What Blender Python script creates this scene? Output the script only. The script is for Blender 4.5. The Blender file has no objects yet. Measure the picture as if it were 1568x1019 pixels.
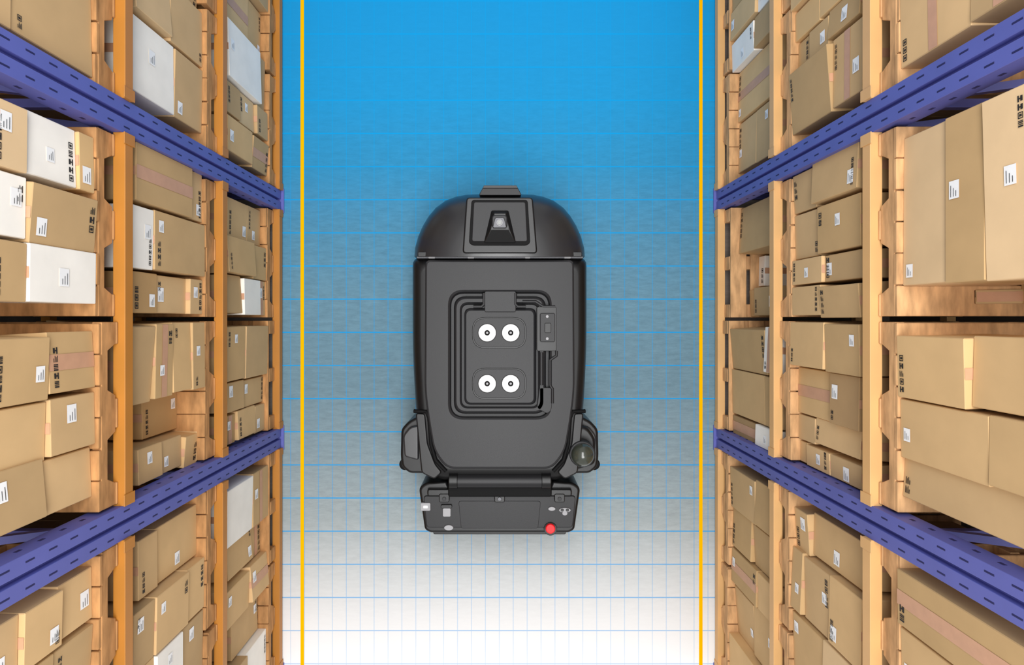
import bpy, bmesh, math, random
from mathutils import Vector
random.seed(23)
A=1.6; F=1000.0; D=4.78; CX=766.0; CY=489.0
sc=bpy.context.scene
sc.view_settings.view_transform='Standard'
sc.view_settings.look='None'

def lin(c):
    return tuple(((v/255)/12.92 if v/255<=0.04045 else ((v/255+0.055)/1.055)**2.4) for v in c)+(1,)

# ---------------------------------------------------------------- materials
def mat(name,col,rough=0.6,metal=0.0,noise=0.0,scale=20,stretch=None,attr=False,bump=0.0,spec=0.5,coat=0.0):
    m=bpy.data.materials.new(name); m.use_nodes=True
    nt=m.node_tree; N=nt.nodes; L=nt.links
    b=N['Principled BSDF']
    b.inputs['Roughness'].default_value=rough; b.inputs['Metallic'].default_value=metal
    b.inputs['Specular IOR Level'].default_value=spec
    b.inputs['Coat Weight'].default_value=coat
    b.inputs['Base Color'].default_value=lin(col)
    src=None
    if attr:
        a=N.new('ShaderNodeAttribute'); a.attribute_name='Col'; src=a.outputs['Color']
    if noise>0 or bump>0:
        tc=N.new('ShaderNodeTexCoord'); mp=N.new('ShaderNodeMapping')
        if stretch: mp.inputs['Scale'].default_value=stretch
        nz=N.new('ShaderNodeTexNoise'); nz.inputs['Scale'].default_value=scale; nz.inputs['Detail'].default_value=5
        L.new(tc.outputs['Object'],mp.inputs[0]); L.new(mp.outputs[0],nz.inputs['Vector'])
    if noise>0:
        mr=N.new('ShaderNodeMapRange'); mr.inputs['From Min'].default_value=0.3; mr.inputs['From Max'].default_value=0.7
        mr.inputs['To Min'].default_value=1-noise; mr.inputs['To Max'].default_value=1+noise
        L.new(nz.outputs['Fac'],mr.inputs['Value'])
        mx=N.new('ShaderNodeMix'); mx.data_type='RGBA'; mx.blend_type='MULTIPLY'; mx.inputs[0].default_value=1
        if src: L.new(src,mx.inputs[6])
        else: mx.inputs[6].default_value=lin(col)
        L.new(mr.outputs[0],mx.inputs[7]); src=mx.outputs[2]
    if bump>0:
        bp=N.new('ShaderNodeBump'); bp.inputs['Strength'].default_value=bump; bp.inputs['Distance'].default_value=0.003
        L.new(nz.outputs['Fac'],bp.inputs['Height']); L.new(bp.outputs[0],b.inputs['Normal'])
    if src: L.new(src,b.inputs['Base Color'])
    return m
M_card=mat('cardboard',(200,165,118),0.85,noise=0.05,scale=6,attr=True,spec=0.2)
M_label=mat('label_paper',(250,250,250),0.6,noise=0.02)
M_ink=mat('printed_ink',(34,30,28),0.7,noise=0.05)
M_tape=mat('packing_tape',(204,156,124),0.5,noise=0.05)
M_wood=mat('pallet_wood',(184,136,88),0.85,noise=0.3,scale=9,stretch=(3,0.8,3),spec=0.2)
M_woodR=mat('pallet_wood_lit',(204,160,114),0.85,noise=0.28,scale=9,stretch=(3,0.8,3),spec=0.2)  # same wood for the right rack, its brighter lighting put into the colour
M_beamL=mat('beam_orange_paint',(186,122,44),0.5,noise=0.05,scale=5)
M_beamR=mat('beam_orange_paint_lit',(222,174,114),0.5,noise=0.05,scale=5)  # same orange beam paint; right side's stronger light is painted into the colour
M_blue=mat('upright_blue_paint',(92,97,172),0.5,noise=0.06,scale=5)
M_blueD=mat('upright_dark_slot',(30,30,84),0.7,noise=0.05)
M_yel=mat('lane_yellow',(255,188,4),0.9,noise=0.02,spec=0.0)
M_wall=mat('wall_paint',(120,112,104),0.9,noise=0.04,scale=3)
M_body=mat('robot_charcoal_plastic',(36,36,38),0.42,bump=0.12,scale=400,spec=.3)
M_hood=mat('robot_gloss_hood',(38,38,40),0.32,noise=0.03,spec=.6)
M_blk=mat('robot_black_plastic',(15,15,16),0.38,noise=0.05,spec=.4)
M_rub=mat('robot_black_rubber',(6,6,7),0.7,noise=0.05,spec=.2)
M_wht=mat('robot_white_disc',(250,250,250),0.6,noise=0.01)
M_sil=mat('robot_grey_fittings',(150,150,153),0.45,noise=0.02)
M_dsil=mat('robot_dark_trim',(70,70,73),0.35,metal=.6,noise=0.02)
M_red=mat('robot_red_button',(225,20,28),0.5,noise=0.03)
M_lens=mat('robot_camera_dome',(56,60,52),0.22,noise=0.03,coat=0.4)

# ---------------------------------------------------------------- mesh builder
class MB:
    def __init__(s): s.v=[];s.f=[];s.m=[];s.c=[];s.mats=[]
    def mi(s,m):
        if m not in s.mats: s.mats.append(m)
        return s.mats.index(m)
    def poly(s,pts,m,col=(1,1,1,1)):
        i=len(s.v); s.v+= [tuple(p) for p in pts]; s.f.append(tuple(range(i,i+len(pts)))); s.m.append(s.mi(m)); s.c.append(col)
    def hexa(s,P,m,col=(1,1,1,1)):
        i=len(s.v); s.v+=[tuple(p) for p in P]; k=s.mi(m)
        for q in ((0,3,2,1),(4,5,6,7),(0,1,5,4),(1,2,6,5),(2,3,7,6),(3,0,4,7)):
            s.f.append(tuple(i+a for a in q)); s.m.append(k); s.c.append(col)
    def box(s,x0,x1,y0,y1,z0,z1,m,col=(1,1,1,1)):
        if x0>x1:x0,x1=x1,x0
        if y0>y1:y0,y1=y1,y0
        s.hexa([(x0,y0,z0),(x1,y0,z0),(x1,y1,z0),(x0,y1,z0),(x0,y0,z1),(x1,y0,z1),(x1,y1,z1),(x0,y1,z1)],m,col)
    def prism(s,pts,axis,a0,a1,m,col=(1,1,1,1)):
        def P(p,a):
            return {'x':(a,p[0],p[1]),'y':(p[0],a,p[1]),'z':(p[0],p[1],a)}[axis]
        n=len(pts); i=len(s.v); s.v+=[P(p,a0) for p in pts]+[P(p,a1) for p in pts]; k=s.mi(m)
        fs=[tuple(range(i+n-1,i-1,-1)),tuple(range(i+n,i+2*n))]+[(i+j,i+(j+1)%n,i+n+(j+1)%n,i+n+j) for j in range(n)]
        for f in fs: s.f.append(f); s.m.append(k); s.c.append(col)
    def bar(s,p,q,w,m,col=(1,1,1,1)):
        p=Vector(p);q=Vector(q);d=(q-p).normalized(); u=d.cross(Vector((0,1,0)));
        if u.length<.01:u=d.cross(Vector((1,0,0)))
        u.normalize(); v=d.cross(u); u*=w/2; v*=w/2
        s.hexa([p-u-v,p+u-v,p+u+v,p-u+v,q-u-v,q+u-v,q+u+v,q-u+v],m,col)
    def obj(s,name,parent=None,bevel=0,seg=2,smooth=False,fix=True,angle=35,dx=0):
        me=bpy.data.meshes.new(name); me.from_pydata([(v[0]+dx,v[1],v[2]) for v in s.v],[],s.f)
        for m in s.mats: me.materials.append(m)
        for p,k in zip(me.polygons,s.m): p.material_index=k
        ca=me.color_attributes.new('Col','FLOAT_COLOR','CORNER')
        for p,c in zip(me.polygons,s.c):
            for li in p.loop_indices: ca.data[li].color=c
        if fix:
            bm=bmesh.new(); bm.from_mesh(me); bmesh.ops.recalc_face_normals(bm,faces=bm.faces); bm.to_mesh(me); bm.free()
        if smooth:
            for p in me.polygons:p.use_smooth=True
            me.set_sharp_from_angle(angle=math.radians(angle))
        o=bpy.data.objects.new(name,me); sc.collection.objects.link(o)
        if parent:o.parent=parent
        if bevel:
            b=o.modifiers.new('bevel','BEVEL'); b.width=bevel; b.segments=seg; b.limit_method='ANGLE'; b.angle_limit=math.radians(40); b.harden_normals=smooth
        return o
def empty(name):
    e=bpy.data.objects.new(name,None); sc.collection.objects.link(e); return e

# ---------------------------------------------------------------- floor
def floor():
    mb=MB(); mb.box(-4.5,4.5,-5,5,-0.1,0,None)
    m=bpy.data.materials.new('painted_concrete'); m.use_nodes=True; nt=m.node_tree;N=nt.nodes;L=nt.links;b=N['Principled BSDF']
    b.inputs['Roughness'].default_value=0.8; b.inputs['Specular IOR Level'].default_value=0.05
    tc=N.new('ShaderNodeTexCoord'); sx=N.new('ShaderNodeSeparateXYZ'); L.new(tc.outputs['Object'],sx.inputs[0])
    def math_(op,a,bv=None,c=None):
        n=N.new('ShaderNodeMath'); n.operation=op
        for i,v in enumerate((a,bv,c)):
            if v is None: continue
            if isinstance(v,(int,float)): n.inputs[i].default_value=v
            else: L.new(v,n.inputs[i])
        return n.outputs[0]
    k=D/F
    mr=N.new('ShaderNodeMapRange'); mr.inputs['From Min'].default_value=CY*k; mr.inputs['From Max'].default_value=(CY-1019)*k
    L.new(sx.outputs['Y'],mr.inputs['Value'])
    cr=N.new('ShaderNodeValToRGB'); L.new(mr.outputs[0],cr.inputs[0]); e=cr.color_ramp.elements
    stops=[(0,(28,148,212)),(0.15,(36,148,207)),(0.25,(52,142,190)),(0.35,(82,140,172)),(0.45,(104,142,162)),(0.58,(112,140,154)),(0.68,(134,152,160)),(0.78,(160,170,173)),(0.86,(200,204,205)),(0.93,(230,230,230)),(1,(250,250,250))]
    e[0].position=0;e[0].color=lin(stops[0][1]); e[1].position=1;e[1].color=lin(stops[-1][1])
    for p,c in stops[1:-1]:
        q=e.new(p); q.color=lin(c)
    mp=N.new('ShaderNodeMapping'); mp.inputs['Scale'].default_value=(1.0,4.0,1); L.new(tc.outputs['Object'],mp.inputs[0])
    nz=N.new('ShaderNodeTexNoise'); nz.inputs['Scale'].default_value=9; nz.inputs['Detail'].default_value=10; nz.inputs['Roughness'].default_value=0.78; L.new(mp.outputs[0],nz.inputs[0])
    m2=N.new('ShaderNodeMapRange'); m2.inputs['From Min'].default_value=.3;m2.inputs['From Max'].default_value=.7;m2.inputs['To Min'].default_value=.78;m2.inputs['To Max'].default_value=1.16; L.new(nz.outputs['Fac'],m2.inputs['Value'])
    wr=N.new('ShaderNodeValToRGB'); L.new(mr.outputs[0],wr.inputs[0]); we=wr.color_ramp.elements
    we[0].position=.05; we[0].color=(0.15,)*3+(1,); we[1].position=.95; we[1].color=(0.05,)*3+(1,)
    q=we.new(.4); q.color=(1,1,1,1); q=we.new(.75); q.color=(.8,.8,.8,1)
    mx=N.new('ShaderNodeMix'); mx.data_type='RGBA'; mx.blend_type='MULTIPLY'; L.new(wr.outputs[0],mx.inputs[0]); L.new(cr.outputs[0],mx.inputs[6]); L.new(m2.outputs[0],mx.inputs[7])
    def grid(out,period,phase,w):
        t=math_('SUBTRACT',out,phase); t=math_('DIVIDE',t,period); t=math_('ADD',t,0.5); t=math_('FRACT',t); t=math_('SUBTRACT',t,0.5); t=math_('ABSOLUTE',t)
        return math_('LESS_THAN',t,w/period/2)
    gh=grid(sx.outputs['Y'],50.8*k,(CY-52)*k,1.8*k)
    gv=grid(sx.outputs['X'],21.3*k,(509-CX)*k,1.2*k)
    g=math_('MAXIMUM',math_('MULTIPLY',gh,0.85),math_('MULTIPLY',gv,0.5))
    fade=math_('MULTIPLY_ADD',mr.outputs[0],-2.2,2.7); fade=math_('MINIMUM',fade,1.0)
    g=math_('MULTIPLY',g,fade)
    mg=N.new('ShaderNodeMix'); mg.data_type='RGBA'; L.new(g,mg.inputs[0]); L.new(mx.outputs[2],mg.inputs[6]); mg.inputs[7].default_value=lin((10,156,226))
    ax=math_('ABSOLUTE',sx.outputs['X']); out=math_('GREATER_THAN',ax,1.6)
    mo=N.new('ShaderNodeMix'); mo.data_type='RGBA'; L.new(out,mo.inputs[0]); L.new(mg.outputs[2],mo.inputs[6]); 
    mc=N.new('ShaderNodeMix'); mc.data_type='RGBA'; mc.blend_type='MULTIPLY'; mc.inputs[0].default_value=1; mc.inputs[6].default_value=lin((130,120,112)); L.new(m2.outputs[0],mc.inputs[7]); L.new(mc.outputs[2],mo.inputs[7])
    L.new(mo.outputs[2],b.inputs['Base Color'])
    mb.mats=[m]; mb.obj('floor')
floor()
for px in (463,1073):
    k=D/F; x=(px-CX)*k; mb=MB(); mb.box(x-.0125,x+.0125,-4.6,4.6,0.0,0.003,M_yel); mb.obj('yellow_lane_line')
for nm,x in (('added_wall_left',-2.85),('added_wall_right',2.85)):  # walls added behind the racks so see-through gaps go dark
    mb=MB(); mb.box(x,x+(.1 if x>0 else -.1),-5,5,0,3.3,M_wall); mb.obj(nm)

# ---------------------------------------------------------------- racks
LV=[0.08,1.04,2.015,3.02]           # beam top heights
BH=0.060; RD=1.02
PY=[-1.628*A,-0.541*A,0.541*A,1.628*A]; PW=0.145
DX={-1:0,1:-.022}
def rack(sg,beam_m,name='pallet_rack'):
    e=empty(name); dx=DX[sg]
    X=lambda v: sg*v
    for yi,y in enumerate(PY):
        mb=MB()
        for (xf,dirn) in ((A,1),(A+RD,-1)):
            h=PW/2; g=.010
            prof=[(-h,0),(-g,0),(-g,.03),(g,.03),(g,0),(h,0),(h,.09),(h-.012,.09),(h-.012,.042),(-h+.012,.042),(-h+.012,.09),(-h,.09)]
            pts=[(X(xf+dirn*p[1]),y+p[0]) for p in prof]
            mb.prism(pts,'z',0,3.15,M_blue)
            mb.box(X(xf-.02*dirn),X(xf+.11*dirn),y-.09,y+.09,0,.012,M_blue)
            if dirn==1:
                z=.12
                while z<3.1:
                    for c in (-.045,.045):
                        mb.box(X(xf-.001),X(xf+.004),y+c-.004,y+c+.004,z,z+.045,M_blueD)
                    for s2 in (-1,1):
                        mb.box(X(xf+.04),X(xf+.055),y+s2*(h+.0008),y+s2*(h-.002),z,z+.03,M_blueD)
                    z+=.115
        mb.obj('upright_%d'%yi,e,bevel=.003,seg=1,dx=dx)
        mb=MB(); z=.15; n=0
        while z<2.9:
            mb.bar((X(A+.07),y,z),(X(A+RD-.07),y,z),.035,M_blue)
            mb.bar((X(A+.07),y+.02,z),(X(A+RD-.07),y+.02,z+.48),.03,M_blue)
            z+=.5; n+=1
        mb.obj('lacing_%d'%yi,e,dx=dx)
    for li,z in enumerate(LV):
        mb=MB()
        for i in range(3):
            y0=PY[i]+PW/2;y1=PY[i+1]-PW/2
            mb.box(X(A-.012),X(A+.04),y0,y1,z-BH,z,beam_m)
            mb.box(X(A+RD-.04),X(A+RD+.012),y0,y1,z-BH,z,beam_m)
            for yy,s2 in ((y0,1),(y1,-1)):
                mb.box(X(A-.016),X(A-.0115),yy,yy+s2*.05,z-BH-.01,z+.012,beam_m)
        mb.obj('beam_level_%d'%li,e,bevel=.004,seg=2,dx=dx)
    return e
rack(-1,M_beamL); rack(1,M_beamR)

PH=0.132
def pallet(sg,y0,y1,zb,style,m):
    mb=MB(); X=lambda v: sg*v; xf=A+random.uniform(0.015,.035); xb=xf+.95; L=y1-y0
    if style==0:
        for xs in (xf,xf+.46,xf+.91):
            z0=zb+.014;z1=zb+PH-.02;nz=z0+.055
            P=[(y0,z0)]
            for a,b in ((.12,.40),(.60,.88)):
                P+=[(y0+L*a,z0),(y0+L*(a+.035),nz),(y0+L*(b-.035),nz),(y0+L*b,z0)]
            P+=[(y1,z0),(y1,z1),(y0,z1)]
            mb.prism(P,'x',X(xs),X(xs+.04),m)
        n=6
        for i in range(n):
            a=y0+L*i/n; w=L/n-random.uniform(.003,.008); j=random.uniform(-.006,.003)
            mb.box(X(xf+j),X(xb),a,a+w,zb+PH-.02,zb+PH,m)
        for a in (0,.42,.88):
            aa=y0+L*a
            mb.box(X(xf-.003),X(xb),aa,aa+L*(.12 if a!=.42 else .16),zb,zb+.014,m)
    else:
        for a in (0,.44,.88):
            for xs in (xf,xf+.41,xf+.82):
                mb.box(X(xs),X(xs+.13),y0+L*a,y0+L*(a+.12),zb+.016,zb+PH-.034,m)
            mb.box(X(xf),X(xb),y0+L*a,y0+L*(a+.12),zb,zb+.016,m)
            mb.box(X(xf+.003),X(xb),y0+L*a,y0+L*(a+.12),zb+PH-.034,zb+PH-.018,m)
        for i in range(7):
            xs=xf+i*.138
            mb.box(X(xs),X(xs+.11),y0,y1,zb+PH-.018,zb+PH,m)
    return mb.obj('wooden_pallet',bevel=.003,seg=1,dx=DX[sg])

COL={'t':(210,175,127),'d':(192,156,110),'l':(222,190,146),'w':(252,247,238)}
def glyph_row(fc,u,v,n,size):
    for i in range(n):
        uu=u+i*size*1.3; vv=v
        s=size/5
        t=random.choice([0,1,2,3])
        if t==0: pats=[(0,0,5,.7),(0,4.3,5,.7),(0,0,.7,5),(4.3,0,.7,5),(1.6,1.2,1.8,2.6)]
        elif t==1: pats=[(0,0,5,1.4),(2,1.4,1,1.4),(.4,2.8,4.2,2.2)]
        elif t==2: pats=[(0,0,1.2,5),(1.8,0,.6,5),(3,0,.9,5),(4.3,0,.7,5)]
        else: pats=[(0,0,5,.8),(0,1.4,4,.6),(0,2.6,5,.7),(0,4,3,.8)]
        for a,b,w,h in pats: fc(uu+a*s,vv+b*s,w*s,h*s,M_ink)
def cbox(mb,sg,x0,depth,y0,y1,z0,z1,kind,rot,deco):
    c=COL[kind]; j=random.uniform(.9,1.05) if kind!='w' else random.uniform(.98,1.0)
    wv=random.uniform(-3,3) if kind!='w' else 0
    cl=lin((min(255,c[0]*j),min(255,c[1]*j+wv*.3),min(255,c[2]*j+wv)))
    cy=(y0+y1)/2; hw=(y1-y0)/2; hd=depth/2; cx=sg*(x0+hd)
    ca,sa=math.cos(rot),math.sin(rot)
    def T(a,b,z):
        ax=-sg*a
        return (cx+ax*ca-b*sa, cy+ax*sa+b*ca, z)
    P=[T(-hd,-hw,z0),T(hd,-hw,z0),T(hd,hw,z0),T(-hd,hw,z0),T(-hd,-hw,z1),T(hd,-hw,z1),T(hd,hw,z1),T(-hd,hw,z1)]
    mb.hexa(P,M_card,cl)
    W=2*hw;H=z1-z0
    def fc(u,v,w,h,m,e=.0025):
        if w>W-.004 or h>H-.003: return
        u=max(.002,min(u,W-w-.002)); v=max(.0015,min(v,H-h-.0015))
        b0=-hw+u; b1=b0+w
        mb.poly([T(hd+e,b0,z0+v),T(hd+e,b1,z0+v),T(hd+e,b1,z0+v+h),T(hd+e,b0,z0+v+h)],m)
    e=.0025
    mb.poly([T(-hd,-.02,z1+e),T(hd,-.02,z1+e),T(hd,.02,z1+e),T(-hd,.02,z1+e)],M_tape)
    if deco==0: return
    if random.random()<.13: 
        fc(W*.5-.03,0.002,.06,H-.004,M_tape,.0018) if H>W else fc(.002,H*.5-.025,W-.005,.05,M_tape,.0018)
    def lab():
        s=random.uniform(.04,.056)
        u=random.choice([.03,W-.1,W*.5,W*.3]); v=random.choice([.025,H-.08,H*.45])
        fc(u,v,s*1.25,s,M_label)
        fc(u+.007,v+.01,s*.8,s*.05,M_ink,.004)
        fc(u+.007,v+s*.45,s*.6,s*.05,M_ink,.004)
        fc(u+.007,v+s*.7,s*.4,s*.05,M_ink,.004)
    if random.random()<.66: lab()
    if random.random()<.5:
        n=random.choice([2,3,4,5]); s=random.choice([.02,.024,.028])
        glyph_row(fc,random.choice([.02,max(.02,W-.025-n*s*1.3)]),random.choice([.02,max(.02,H-.05)]),n,s)

def load(sg,lv,rows,extra=True):
    zt=LV[lv]+PH
    mb=MB(); ymin=9;ymax=-9
    for row in rows:
        py0,py1,cells=row[:3]; sb=row[3] if len(row)>3 else 0
        s=.02+sb
        offb=F*(A+.03)/(D-zt)
        Y0=-(py1-CY)/offb*(A+.03); Y1=-(py0-CY)/offb*(A+.03)
        z=zt+.001
        for px,kind in cells:
            off=abs(px-CX)+(9 if sg>0 else 0); z1=D-F*(A+s)/off
            jit=random.uniform(0,.03); rot=random.uniform(-.03,.03) if random.random()<.65 else random.uniform(-.09,.09)
            if Y1-Y0>.4: rot*=.3
            dep=min(.42,.3+random.random()*.12)
            g=random.uniform(.001,.005)
            cbox(mb,sg,A+s+jit,dep,Y0+g,Y1-g,z,z1-.003,kind,rot,1)
            z=z1
        ymin=min(ymin,Y0);ymax=max(ymax,Y1)
    y=ymin
    cap=(LV[lv+1]-BH-.03)
    while y<ymax-.1:
        w=min(random.uniform(.22,.36),ymax-y)
        z=zt+.001
        for k in range(3):
            h=random.uniform(.16,.3)
            if z+h>cap: break
            cbox(mb,sg,A+.52,.4,y+.004,y+w-.004,z,z+h-.002,'t',random.uniform(-.02,.02),0); z+=h
        y+=w
    mb.obj('cardboard_box_stack',bevel=.003,seg=1,dx=DX[sg])

LEFT={2:[
 [(-75,122,[(25,'t'),(-12,'t')])],
 [(212,299,[(127,'t'),(48,'w'),(-12,'l')]),(301,384,[(50,'t'),(-12,'w')]),(386,467,[(48,'w'),(-12,'t')])],
 [(510,598,[(80,'t'),(-12,'t')]),(600,683,[(82,'t'),(-12,'t')]),(685,765,[(75,'t'),(-12,'t')])],
 [(868,948,[(98,'t'),(38,'t'),(-12,'t')]),(950,1062,[(88,'t'),(22,'t'),(-12,'t')])]],
1:[
 [(-75,18,[(250,'t'),(210,'t')],.03),(20,105,[(262,'t'),(206,'l')],.02),(107,205,[(275,'t'),(205,'w')])],
 [(268,342,[(295,'t'),(208,'t')]),(345,425,[(240,'t'),(206,'w')]),(428,482,[(292,'t'),(245,'t'),(206,'d')],.02)],
 [(494,594,[(298,'t'),(270,'t'),(243,'t'),(207,'t')]),(597,657,[(225,'d')],.14),(659,706,[(305,'t'),(285,'t'),(252,'t'),(215,'t')],.05)],
 [(772,850,[(242,'t'),(212,'t')],.04),(852,930,[(290,'t'),(240,'t'),(207,'t')]),(932,1035,[(282,'t'),(242,'w'),(207,'t')]),(1037,1120,[(250,'t'),(210,'t')])]],
0:[
 [(-75,20,[(382,'t'),(350,'w')]),(22,92,[(385,'t'),(350,'t')],.03),(94,172,[(400,'t'),(350,'w')]),(174,218,[(395,'t'),(372,'l'),(350,'t')]),(220,268,[(388,'t'),(350,'t')])],
 [(322,378,[(380,'t'),(350,'t')],.05),(380,430,[(392,'t'),(350,'t')]),(432,484,[(400,'t'),(375,'w'),(350,'t')])],
 [(498,572,[(378,'t'),(349,'t')]),(574,615,[(375,'t'),(349,'t')],.02),(617,658,[(392,'t'),(365,'t'),(349,'t')],.02)],
 [(712,790,[(388,'t'),(349,'w')]),(792,845,[(390,'t'),(352,'t')],.03),(847,900,[(386,'t'),(350,'t')]),(902,960,[(395,'t'),(355,'t')],.06),(962,1060,[(380,'w'),(350,'t')])]]}
RIGHT={2:[
 [(-85,106,[(1482,'t'),(1580,'t')])],
 [(212,440,[(1440,'l'),(1502,'t'),(1580,'l')],.0),(442,466,[(1490,'t')],.3)],
 [(512,607,[(1478,'t'),(1580,'t')]),(609,700,[(1510,'t'),(1580,'t')]),(702,765,[(1580,'t')])],
 [(868,955,[(1580,'t')]),(957,1060,[(1462,'t'),(1580,'t')])]],
1:[
 [(-75,20,[(1252,'t'),(1312,'w')]),(22,66,[(1250,'t'),(1312,'t')],.02),(68,110,[(1232,'t'),(1262,'t'),(1312,'t')],.02),(112,205,[(1266,'t'),(1312,'t')])],
 [(268,328,[(1240,'t'),(1312,'t')]),(330,398,[(1245,'t'),(1312,'t')]),(400,438,[(1252,'t'),(1312,'t')]),(440,484,[(1250,'t'),(1312,'t')])],
 [(494,560,[(1258,'t'),(1312,'t')]),(562,632,[(1266,'t'),(1312,'d')],.02),(634,672,[(1240,'t'),(1310,'t')],.03),(674,706,[(1226,'t'),(1262,'t'),(1310,'t')],.03)],
 [(772,836,[(1235,'t'),(1312,'t')],.03),(838,930,[(1222,'t'),(1262,'t'),(1312,'t')]),(932,1025,[(1255,'t'),(1312,'l')]),(1027,1120,[(1240,'t'),(1312,'t')])]],
0:[
 [(-75,20,[(1150,'t'),(1182,'w')],.02),(22,66,[(1150,'t'),(1182,'w')]),(68,112,[(1145,'w'),(1182,'t')]),(114,190,[(1182,'t')],.05),(192,268,[(1150,'t'),(1182,'t')],.05)],
 [(322,392,[(1181,'t')],.06),(394,440,[(1165,'w')],.2),(442,484,[(1150,'t'),(1182,'t')],.12)],
 [(500,562,[(1165,'t'),(1181,'w')]),(564,632,[(1162,'t'),(1181,'t')]),(634,664,[(1150,'d'),(1181,'w')])],
 [(712,775,[(1150,'t'),(1181,'t')]),(777,836,[(1145,'t'),(1181,'t')],.02),(838,890,[(1150,'t'),(1181,'t')]),(892,965,[(1150,'t'),(1181,'t')],.04),(967,1060,[(1152,'t'),(1181,'t')])]]}
for sg,data in ((-1,LEFT),(1,RIGHT)):
    for lv,loads in data.items():
        for rows in loads: load(sg,lv,rows)
        for i in range(3):
            a=PY[i]+PW/2+.012; b=PY[i+1]-PW/2-.012; m=(a+b)/2
            for p,q in ((a,m-.012),(m+.012,b)):
                st=0 if not(lv==0 and random.random()<.45) else 1
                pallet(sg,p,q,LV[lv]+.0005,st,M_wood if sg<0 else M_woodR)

# ---------------------------------------------------------------- robot
R=empty('floor_scrubber_robot')
def rp(px,py,z):
    k=(D-z)/F; return ((px-CX)*k,-(py-CY)*k)
def W(pts,z): return [rp(p[0],p[1],z) for p in pts]
def rnd(pts,r,seg=6):
    out=[];n=len(pts)
    for i in range(n):
        rr=r[i] if isinstance(r,(list,tuple)) else r
        p=Vector(pts[i][:2]);a=Vector(pts[i-1][:2])-p;b=Vector(pts[(i+1)%n][:2])-p
        if rr<=0: out.append(tuple(p)); continue
        t=min(rr,a.length*.49,b.length*.49); a=p+a.normalized()*t; b=p+b.normalized()*t
        for s in range(seg+1):
            u=s/seg; q=a*(1-u)**2+p*2*u*(1-u)+b*u*u; out.append(tuple(q))
    return out
def rrect(x0,x1,y0,y1,r,seg=6): return rnd([(x0,y0),(x1,y0),(x1,y1),(x0,y1)],r,seg)
def slab(name,pts,zt,zb,m,bev=.008,seg=3,par=None):
    mb=MB(); mb.prism(W(pts,zt),'z',zb,zt,m); return mb.obj(name,par or R,bevel=bev,seg=seg,smooth=True)
def mirror(pts,c=765): return pts+[(2*c-p[0],p[1]) for p in reversed(pts)]
def loft(name,loops,m,cap=True,angle=30,bev=0):
    mb=MB(); n=len(loops[0][0]); k=mb.mi(m)
    for pts,z in loops: mb.v+=[(p[0],p[1],z) for p in pts]
    for l in range(len(loops)-1):
        for j in range(n):
            mb.f.append((l*n+j,l*n+(j+1)%n,(l+1)*n+(j+1)%n,(l+1)*n+j)); mb.m.append(0); mb.c.append((1,1,1,1))
    if cap:
        mb.f.append(tuple(range((len(loops)-1)*n,len(loops)*n))); mb.m.append(0); mb.c.append((1,1,1,1))
    mb.f.append(tuple(range(n-1,-1,-1))); mb.m.append(0); mb.c.append((1,1,1,1))
    return mb.obj(name,R,smooth=True,angle=angle,bevel=bev)
def polar(pts,cx,cy,N=288):
    out=[]; n=len(pts)
    for i in range(N):
        a=2*math.pi*i/N; dx,dy=math.cos(a),math.sin(a); best=None
        for j in range(n):
            x1,y1=pts[j][0]-cx,pts[j][1]-cy; x2,y2=pts[(j+1)%n][0]-cx,pts[(j+1)%n][1]-cy
            ex,ey=x2-x1,y2-y1; den=dx*ey-dy*ex
            if abs(den)<1e-9: continue
            t=(x1*ey-y1*ex)/den; u=(x1*dy-y1*dx)/den
            if t>0 and -1e-6<=u<=1+1e-6 and (best is None or t>best): best=t
        out.append((cx+dx*best,cy+dy*best))
    return out
def tube(name,pts,r,m,z=None,cyc=False):
    cu=bpy.data.curves.new(name,'CURVE'); cu.dimensions='3D'; cu.bevel_depth=r; cu.bevel_resolution=4; cu.use_fill_caps=True
    sp=cu.splines.new('POLY'); sp.points.add(len(pts)-1); sp.use_cyclic_u=cyc
    for i,p in enumerate(pts):
        zz=p[2] if len(p)>2 else z; x,y=rp(p[0],p[1],zz); sp.points[i].co=(x,y,zz,1)
    cu.materials.append(m); o=bpy.data.objects.new(name,cu); sc.collection.objects.link(o); o.parent=R; return o
def disc(name,px,py,r,zt,zb,m,bev=.003,n=32):
    return slab(name,[(px+r*math.cos(2*math.pi*i/n),py+r*math.sin(2*math.pi*i/n)) for i in range(n)],zt,zb,m,bev)

hull=rnd(mirror([(648,392),(632,398),(632,540),(637,630),(646,700),(668,735)]),[2,8,60,30,25,14]*1+[14,25,30,60,8,2])
cxy=(765,560)
P0=polar(hull,*cxy)
def sc_(pts,f,c=cxy): return [(c[0]+(p[0]-c[0])*f,c[1]+(p[1]-c[1])*f) for p in pts]
loft('hull',[(W(sc_(P0,.93),.70),.10),(W(P0,.70),.22),(W(P0,.72),.72),(W(sc_(P0,.985),.76),.77),(W(sc_(P0,.95),.80),.805),(W(sc_(P0,.90),.81),.81)],M_blk,angle=50)
lid=rnd(mirror([(651,398),(650,600),(655,640),(664,693),(684,719)]),[6,40,30,20,12,12,20,30,40,6])
c2=(765,548)
Lp=lambda x0,x1,y0,y1,r: polar(rrect(x0,x1,y0,y1,r,8),*c2)
L0=polar(lid,*c2); zt=.86
loops=[(W(L0,zt),.78),(W(L0,zt),zt-.014),(W([(c2[0]+(p[0]-c2[0])*.992,c2[1]+(p[1]-c2[1])*.993) for p in L0],zt),zt-.003),(W([(c2[0]+(p[0]-c2[0])*.975,c2[1]+(p[1]-c2[1])*.978) for p in L0],zt),zt)]
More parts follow.
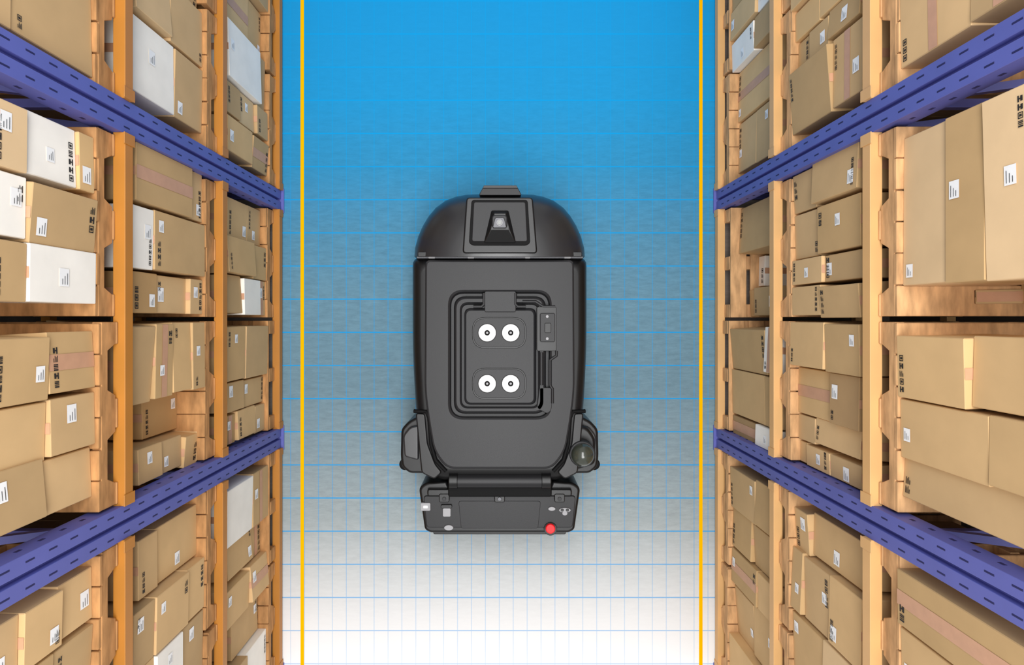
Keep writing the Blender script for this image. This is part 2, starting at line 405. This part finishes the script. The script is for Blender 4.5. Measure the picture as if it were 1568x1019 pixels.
for x0,x1,y0,y1,r,z in ((686,845,444,643,24,zt),(689,842,447,640,22,zt-.008),(691,840,450,638,20,zt-.040),(695,836,454,634,18,zt-.042),
    (697,834,456,632,17,zt-.008),(699,832,458,630,16,zt-.002),(704,827,463,626,13,zt-.002),(706,825,465,624,12,zt-.012),(707,824,467,623,11,zt-.034),(711,821,472,620,10,zt-.036),
    (712,819,474,619,9,zt-.022),(714,817,476,617,8,zt-.016)):
    loops.append((W(Lp(x0,x1,y0,y1,r),z),z))
loft('tank_lid',loops,M_body,angle=12)
slab('lid_bridge',rnd([(742,446),(790,446),(790,478),(742,478)],3),zt+.001,.80,M_body,.004)
for s in (-1,1):
    c=lambda d:765+s*d
    tube('lid_hook',[(c(24),449),(c(24),466),(c(28),470),(c(40),470)],.010,M_body,zt-.006)
zp=zt-.016
for y in (510,588):
    slab('pad_rim',rrect(723,806,y-24,y+24,20),zp+.006,zp-.01,M_blk,.003)
    slab('pad_plate',rrect(725,804,y-22,y+22,18),zp+.010,zp-.01,M_body,.003)
    for x in (746,782):
        disc('pad_seat',x,y,14.5,zp+.012,zp,M_blk)
        disc('pad_disc',x,y,13.2,zp+.022,zp,M_wht,.002)
        disc('pad_screw_ring',x,y,4.2,zp+.024,zp,M_rub,.001)
        disc('pad_screw',x,y,1.8,zp+.026,zp,M_sil,.001)
slab('latch_recess',rrect(822,852,470,538,3),zt+.004,.8,M_blk,.003)
slab('latch_body',rrect(827,850,480,524,3),zt+.022,.8,M_body,.004)
slab('latch_key',rrect(834,844,495,510,2),zt+.030,.8,M_blk,.003)
for y in (485,519): disc('latch_screw',838,y,2.2,zt+.026,.8,M_sil,.001)
tube('latch_rod',[(852,538),(852,545),(846,549),(842,552),(842,590),(846,596),(846,618)],.009,M_body,zt+.001)
tube('latch_rod_inner',[(829,540),(829,590)],.012,M_body,zt-.004)
slab('latch_foot',rnd([(826,594),(846,594),(848,626),(838,634),(822,626)],3),zt-.002,.8,M_body,.004)
tube('lid_top_pipe',[(800,462),(820,462),(832,470),(850,470)],.010,M_body,zt-.004)
# hood: domed nose cap, closed at the seam
hood=mirror([(634,393),(635,380),(640,362),(647,346),(656,331),(667,318),(682,307),(698,301),(714,298),(740,297)])
c3=(765,393)
pr=[(1,.12),(1,.66),(.996,.71),(.985,.755),(.965,.79),(.935,.82),(.89,.85),(.82,.88),(.72,.908),(.55,.93),(.3,.94)]
HL=[]
for f,z in pr: HL.append((W(sc_(hood,f,c3),max(z,.7)),z))
loft('hood',HL,M_hood,angle=40)
for s in (-1,1):
    c=lambda d:765+s*d
    tube('hood_crease',[(c(58),389,.922),(c(57),350,.908),(c(53),322,.872),(c(49),305,.82)],.005,M_rub)
slab('hood_seam_trim',rrect(638,893,393,396,1),.835,.7,M_dsil,.002)
slab('hood_seam_gasket',rrect(640,891,386,393,2),.86,.7,M_blk,.003)
for a,b in ((656,666),(716,726),(804,812),(864,874)): slab('hood_seam_glint',rrect(a,b,393.5,396,1),.838,.7,M_sil,.001)  # metallic glints on the seam, imitated by pale grey slabs
slab('hood_console',rnd([(714,302),(816,302),(823,388),(708,388)],6),.955,.7,M_blk,.010)
slab('hood_console_rim',rnd([(722,306),(808,306),(812,372),(806,376),(724,376),(718,372)],5),.966,.9,M_rub,.004)
slab('hood_console_panel',rnd([(725,309),(805,309),(808,370),(722,370)],4),.970,.9,M_body,.006)
slab('front_tab',rnd([(741,284),(791,284),(799,299),(733,299)],3),.93,.7,M_body,.008)
slab('front_tab_lip',rnd([(741,284),(791,284),(793,288),(739,288)],1),.942,.8,M_blk,.004)
def wedge():
    mb=MB()
    def q(px,py,z): return rp(px,py,z)+(z,)
    b=[q(740,373,.972),(q(791,373,.972)),q(779,322,.972),q(752,322,.972)]
    t=[q(750,352,1.03),q(781,352,1.03),q(775,326,1.035),q(756,326,1.035)]
    mb.hexa(b+t,M_blk); mb.obj('sensor_housing',R,bevel=.008,seg=3,smooth=True)
wedge()
slab('sensor_head',rrect(753,777,329,349,6),1.05,.98,M_body,.008)
slab('sensor_bezel',rnd([(758,333),(772,333),(776,349),(754,349)],3),1.056,1.0,M_dsil,.004)
disc('sensor_ring',765,341,5,1.060,1.0,M_sil,.002)
disc('sensor_eye',765,341,3.2,1.064,1.0,M_lens,.001)
for s in (-1,1):
    c=lambda d:765+s*d
    tube('side_gasket',[(c(131),630,.80),(c(112),631,.82),(c(108),640,.825),(c(105),680,.82),(c(98),705,.82),(c(82),722,.81)],.012,M_rub)
    slab('side_cover',rnd([(c(129),633),(c(114),634),(c(110),680),(c(98),712),(c(88),724),(c(100),735),(c(120),725)],5),.815,.3,M_blk,.01)
    pod=rnd([(c(125),638),(c(140),646),(c(151),658),(c(152),700),(c(150),716),(c(138),726),(c(112),726),(c(112),640)],6)
    slab('side_pod',pod,.66,.22,M_blk,.03,5)
    slab('side_pod_cap',rnd([(c(124),652),(c(138),655),(c(148),668),(c(146),700),(c(124),706)],5),.69,.5,M_hood,.015,4)
    disc('pod_wheel_guard',c(145),712,9,.60,.2,M_rub,.01)
def dome(px,py,r,z,m,name):
    bm=bmesh.new(); x,y=rp(px,py,z); rr=r*(D-z)/F
    bmesh.ops.create_uvsphere(bm,u_segments=32,v_segments=16,radius=rr)
    me=bpy.data.meshes.new(name); bm.to_mesh(me); bm.free(); me.materials.append(m)
    for p in me.polygons:p.use_smooth=True
    o=bpy.data.objects.new(name,me); o.location=(x,y,z); sc.collection.objects.link(o); o.parent=R; return o
slab('camera_bracket',rnd([(870,650),(900,655),(912,672),(912,712),(880,722),(866,712)],8),.73,.4,M_blk,.02,4)
disc('camera_collar',892,696,20,.83,.5,M_body,.008)
dome(892,697,17.5,.84,M_lens,'camera_dome')
def cyl_x(name,x0,x1,py,r,z,m):
    mb=MB(); n=24; k=(D-z)/F; _,yy=rp(0,py,z); xa=(x0-CX)*k; xb=(x1-CX)*k
    mb.prism([(yy+r*math.cos(2*math.pi*i/n),z+r*math.sin(2*math.pi*i/n)) for i in range(n)],'x',xa,xb,m)
    return mb.obj(name,R,bevel=.004,smooth=True)
slab('hinge_bed',rrect(686,845,719,762,4),.765,.3,M_rub,.01)
cyl_x('hinge_bar',700,830,737,.040,.79,M_body)
for a,b in ((688,701),(829,843)):
    cyl_x('hinge_end',a,b,736,.050,.79,M_blk)
rear=rnd([(652,740),(684,738),(690,752),(840,752),(846,738),(878,740),(889,748),(880,812),(872,817),(658,817),(650,812),(641,748)],[10,4,5,5,4,10,8,4,6,6,4,8])
slab('rear_module',rear,.70,.12,M_blk,.022,5)
slab('rear_module_shelf',rnd([(648,760),(882,760),(877,809),(653,809)],6),.712,.5,M_body,.006)
slab('rear_center_panel',rnd([(702,768),(828,768),(824,810),(706,810)],4),.716,.5,M_body,.003)
slab('rear_ridge',rrect(654,876,750,761,4),.735,.5,M_blk,.01)
for x in (680,765,857):
    slab('rear_latch',rrect(x-8,x+8,757,770,3),.742,.6,M_blk,.005)
    disc('rear_latch_pin',x,765,3,.748,.6,M_dsil if x==765 else M_body,.002)
slab('rear_port',rrect(644,659,771,783,2),.724,.5,M_sil,.003)
slab('rear_port_slot',rrect(648,655,775,779,1),.7245,.5,M_label,.001)
slab('rear_lever',rrect(678,690,779,792,2),.726,.5,M_sil,.003)
slab('rear_lever_head',rrect(675,692,774,779,2),.732,.5,M_blk,.003)
def oval(name,px,py,a,b,z,m): slab(name,[(px+a*math.cos(2*math.pi*i/24),py+b*math.sin(2*math.pi*i/24)) for i in range(24)],z,.5,m,.002)
oval('rear_badge',687,809,7,4,.724,M_sil)
oval('rear_key_button',845,780,5.5,3,.724,M_sil)
oval('rear_key_button',865,782,9,3.5,.724,M_sil); oval('rear_key_button',865,787,4,3,.723,M_sil)
for x in (861,869): oval('rear_key_cap',x,782,2.5,2,.730,M_blk)
disc('stop_button_base',843,811,10,.722,.5,M_blk,.003)
disc('stop_button',843,811,7.5,.745,.6,M_red,.008)
slab('rear_bumper',rnd([(662,812),(868,812),(866,819),(664,819)],2),.66,.3,M_blk,.006)
def wheel(px,py,r,w):
    mb=MB(); x,y=rp(px,py,.5); n=32
    mb.prism([(y+r*math.cos(2*math.pi*i/n),r+r*math.sin(2*math.pi*i/n)) for i in range(n)],'x',x-w/2,x+w/2,M_rub); mb.obj('wheel',R,bevel=.01,smooth=True)
wheel(672,650,.13,.07); wheel(858,650,.13,.07); wheel(765,370,.11,.07)
slab('brush_deck',rrect(660,870,470,600,20),.16,.03,M_blk,.01)

# ---------------------------------------------------------------- lights
w=bpy.data.worlds.new('World'); sc.world=w; w.use_nodes=True
w.node_tree.nodes['Background'].inputs[0].default_value=(1,.99,.975,1); w.node_tree.nodes['Background'].inputs[1].default_value=0.66
def area(name,loc,sx,sy,e,rot=(0,0,0)):
    l=bpy.data.lights.new(name,'AREA'); l.shape='RECTANGLE'; l.size=sx; l.size_y=sy; l.energy=e
    o=bpy.data.objects.new(name,l); o.location=loc; o.rotation_euler=rot; sc.collection.objects.link(o)
area('added_overhead_fill',(0,0,6.2),1.6,6,310)  # overhead softbox added to brighten carton faces, no known fixture
s=bpy.data.lights.new('sun','SUN'); s.energy=0.4; s.angle=.3
o=bpy.data.objects.new('sun',s); o.rotation_euler=(math.radians(12),math.radians(6),0); o.location=(0,0,8); sc.collection.objects.link(o)
# ---------------------------------------------------------------- camera
c=bpy.data.cameras.new('camera'); c.sensor_width=36; c.lens=36*F/1568; c.shift_x=(784-CX)/1568; c.shift_y=-(509.5-CY)/1568
o=bpy.data.objects.new('camera',c); o.location=(0,0,D); sc.collection.objects.link(o); sc.camera=o
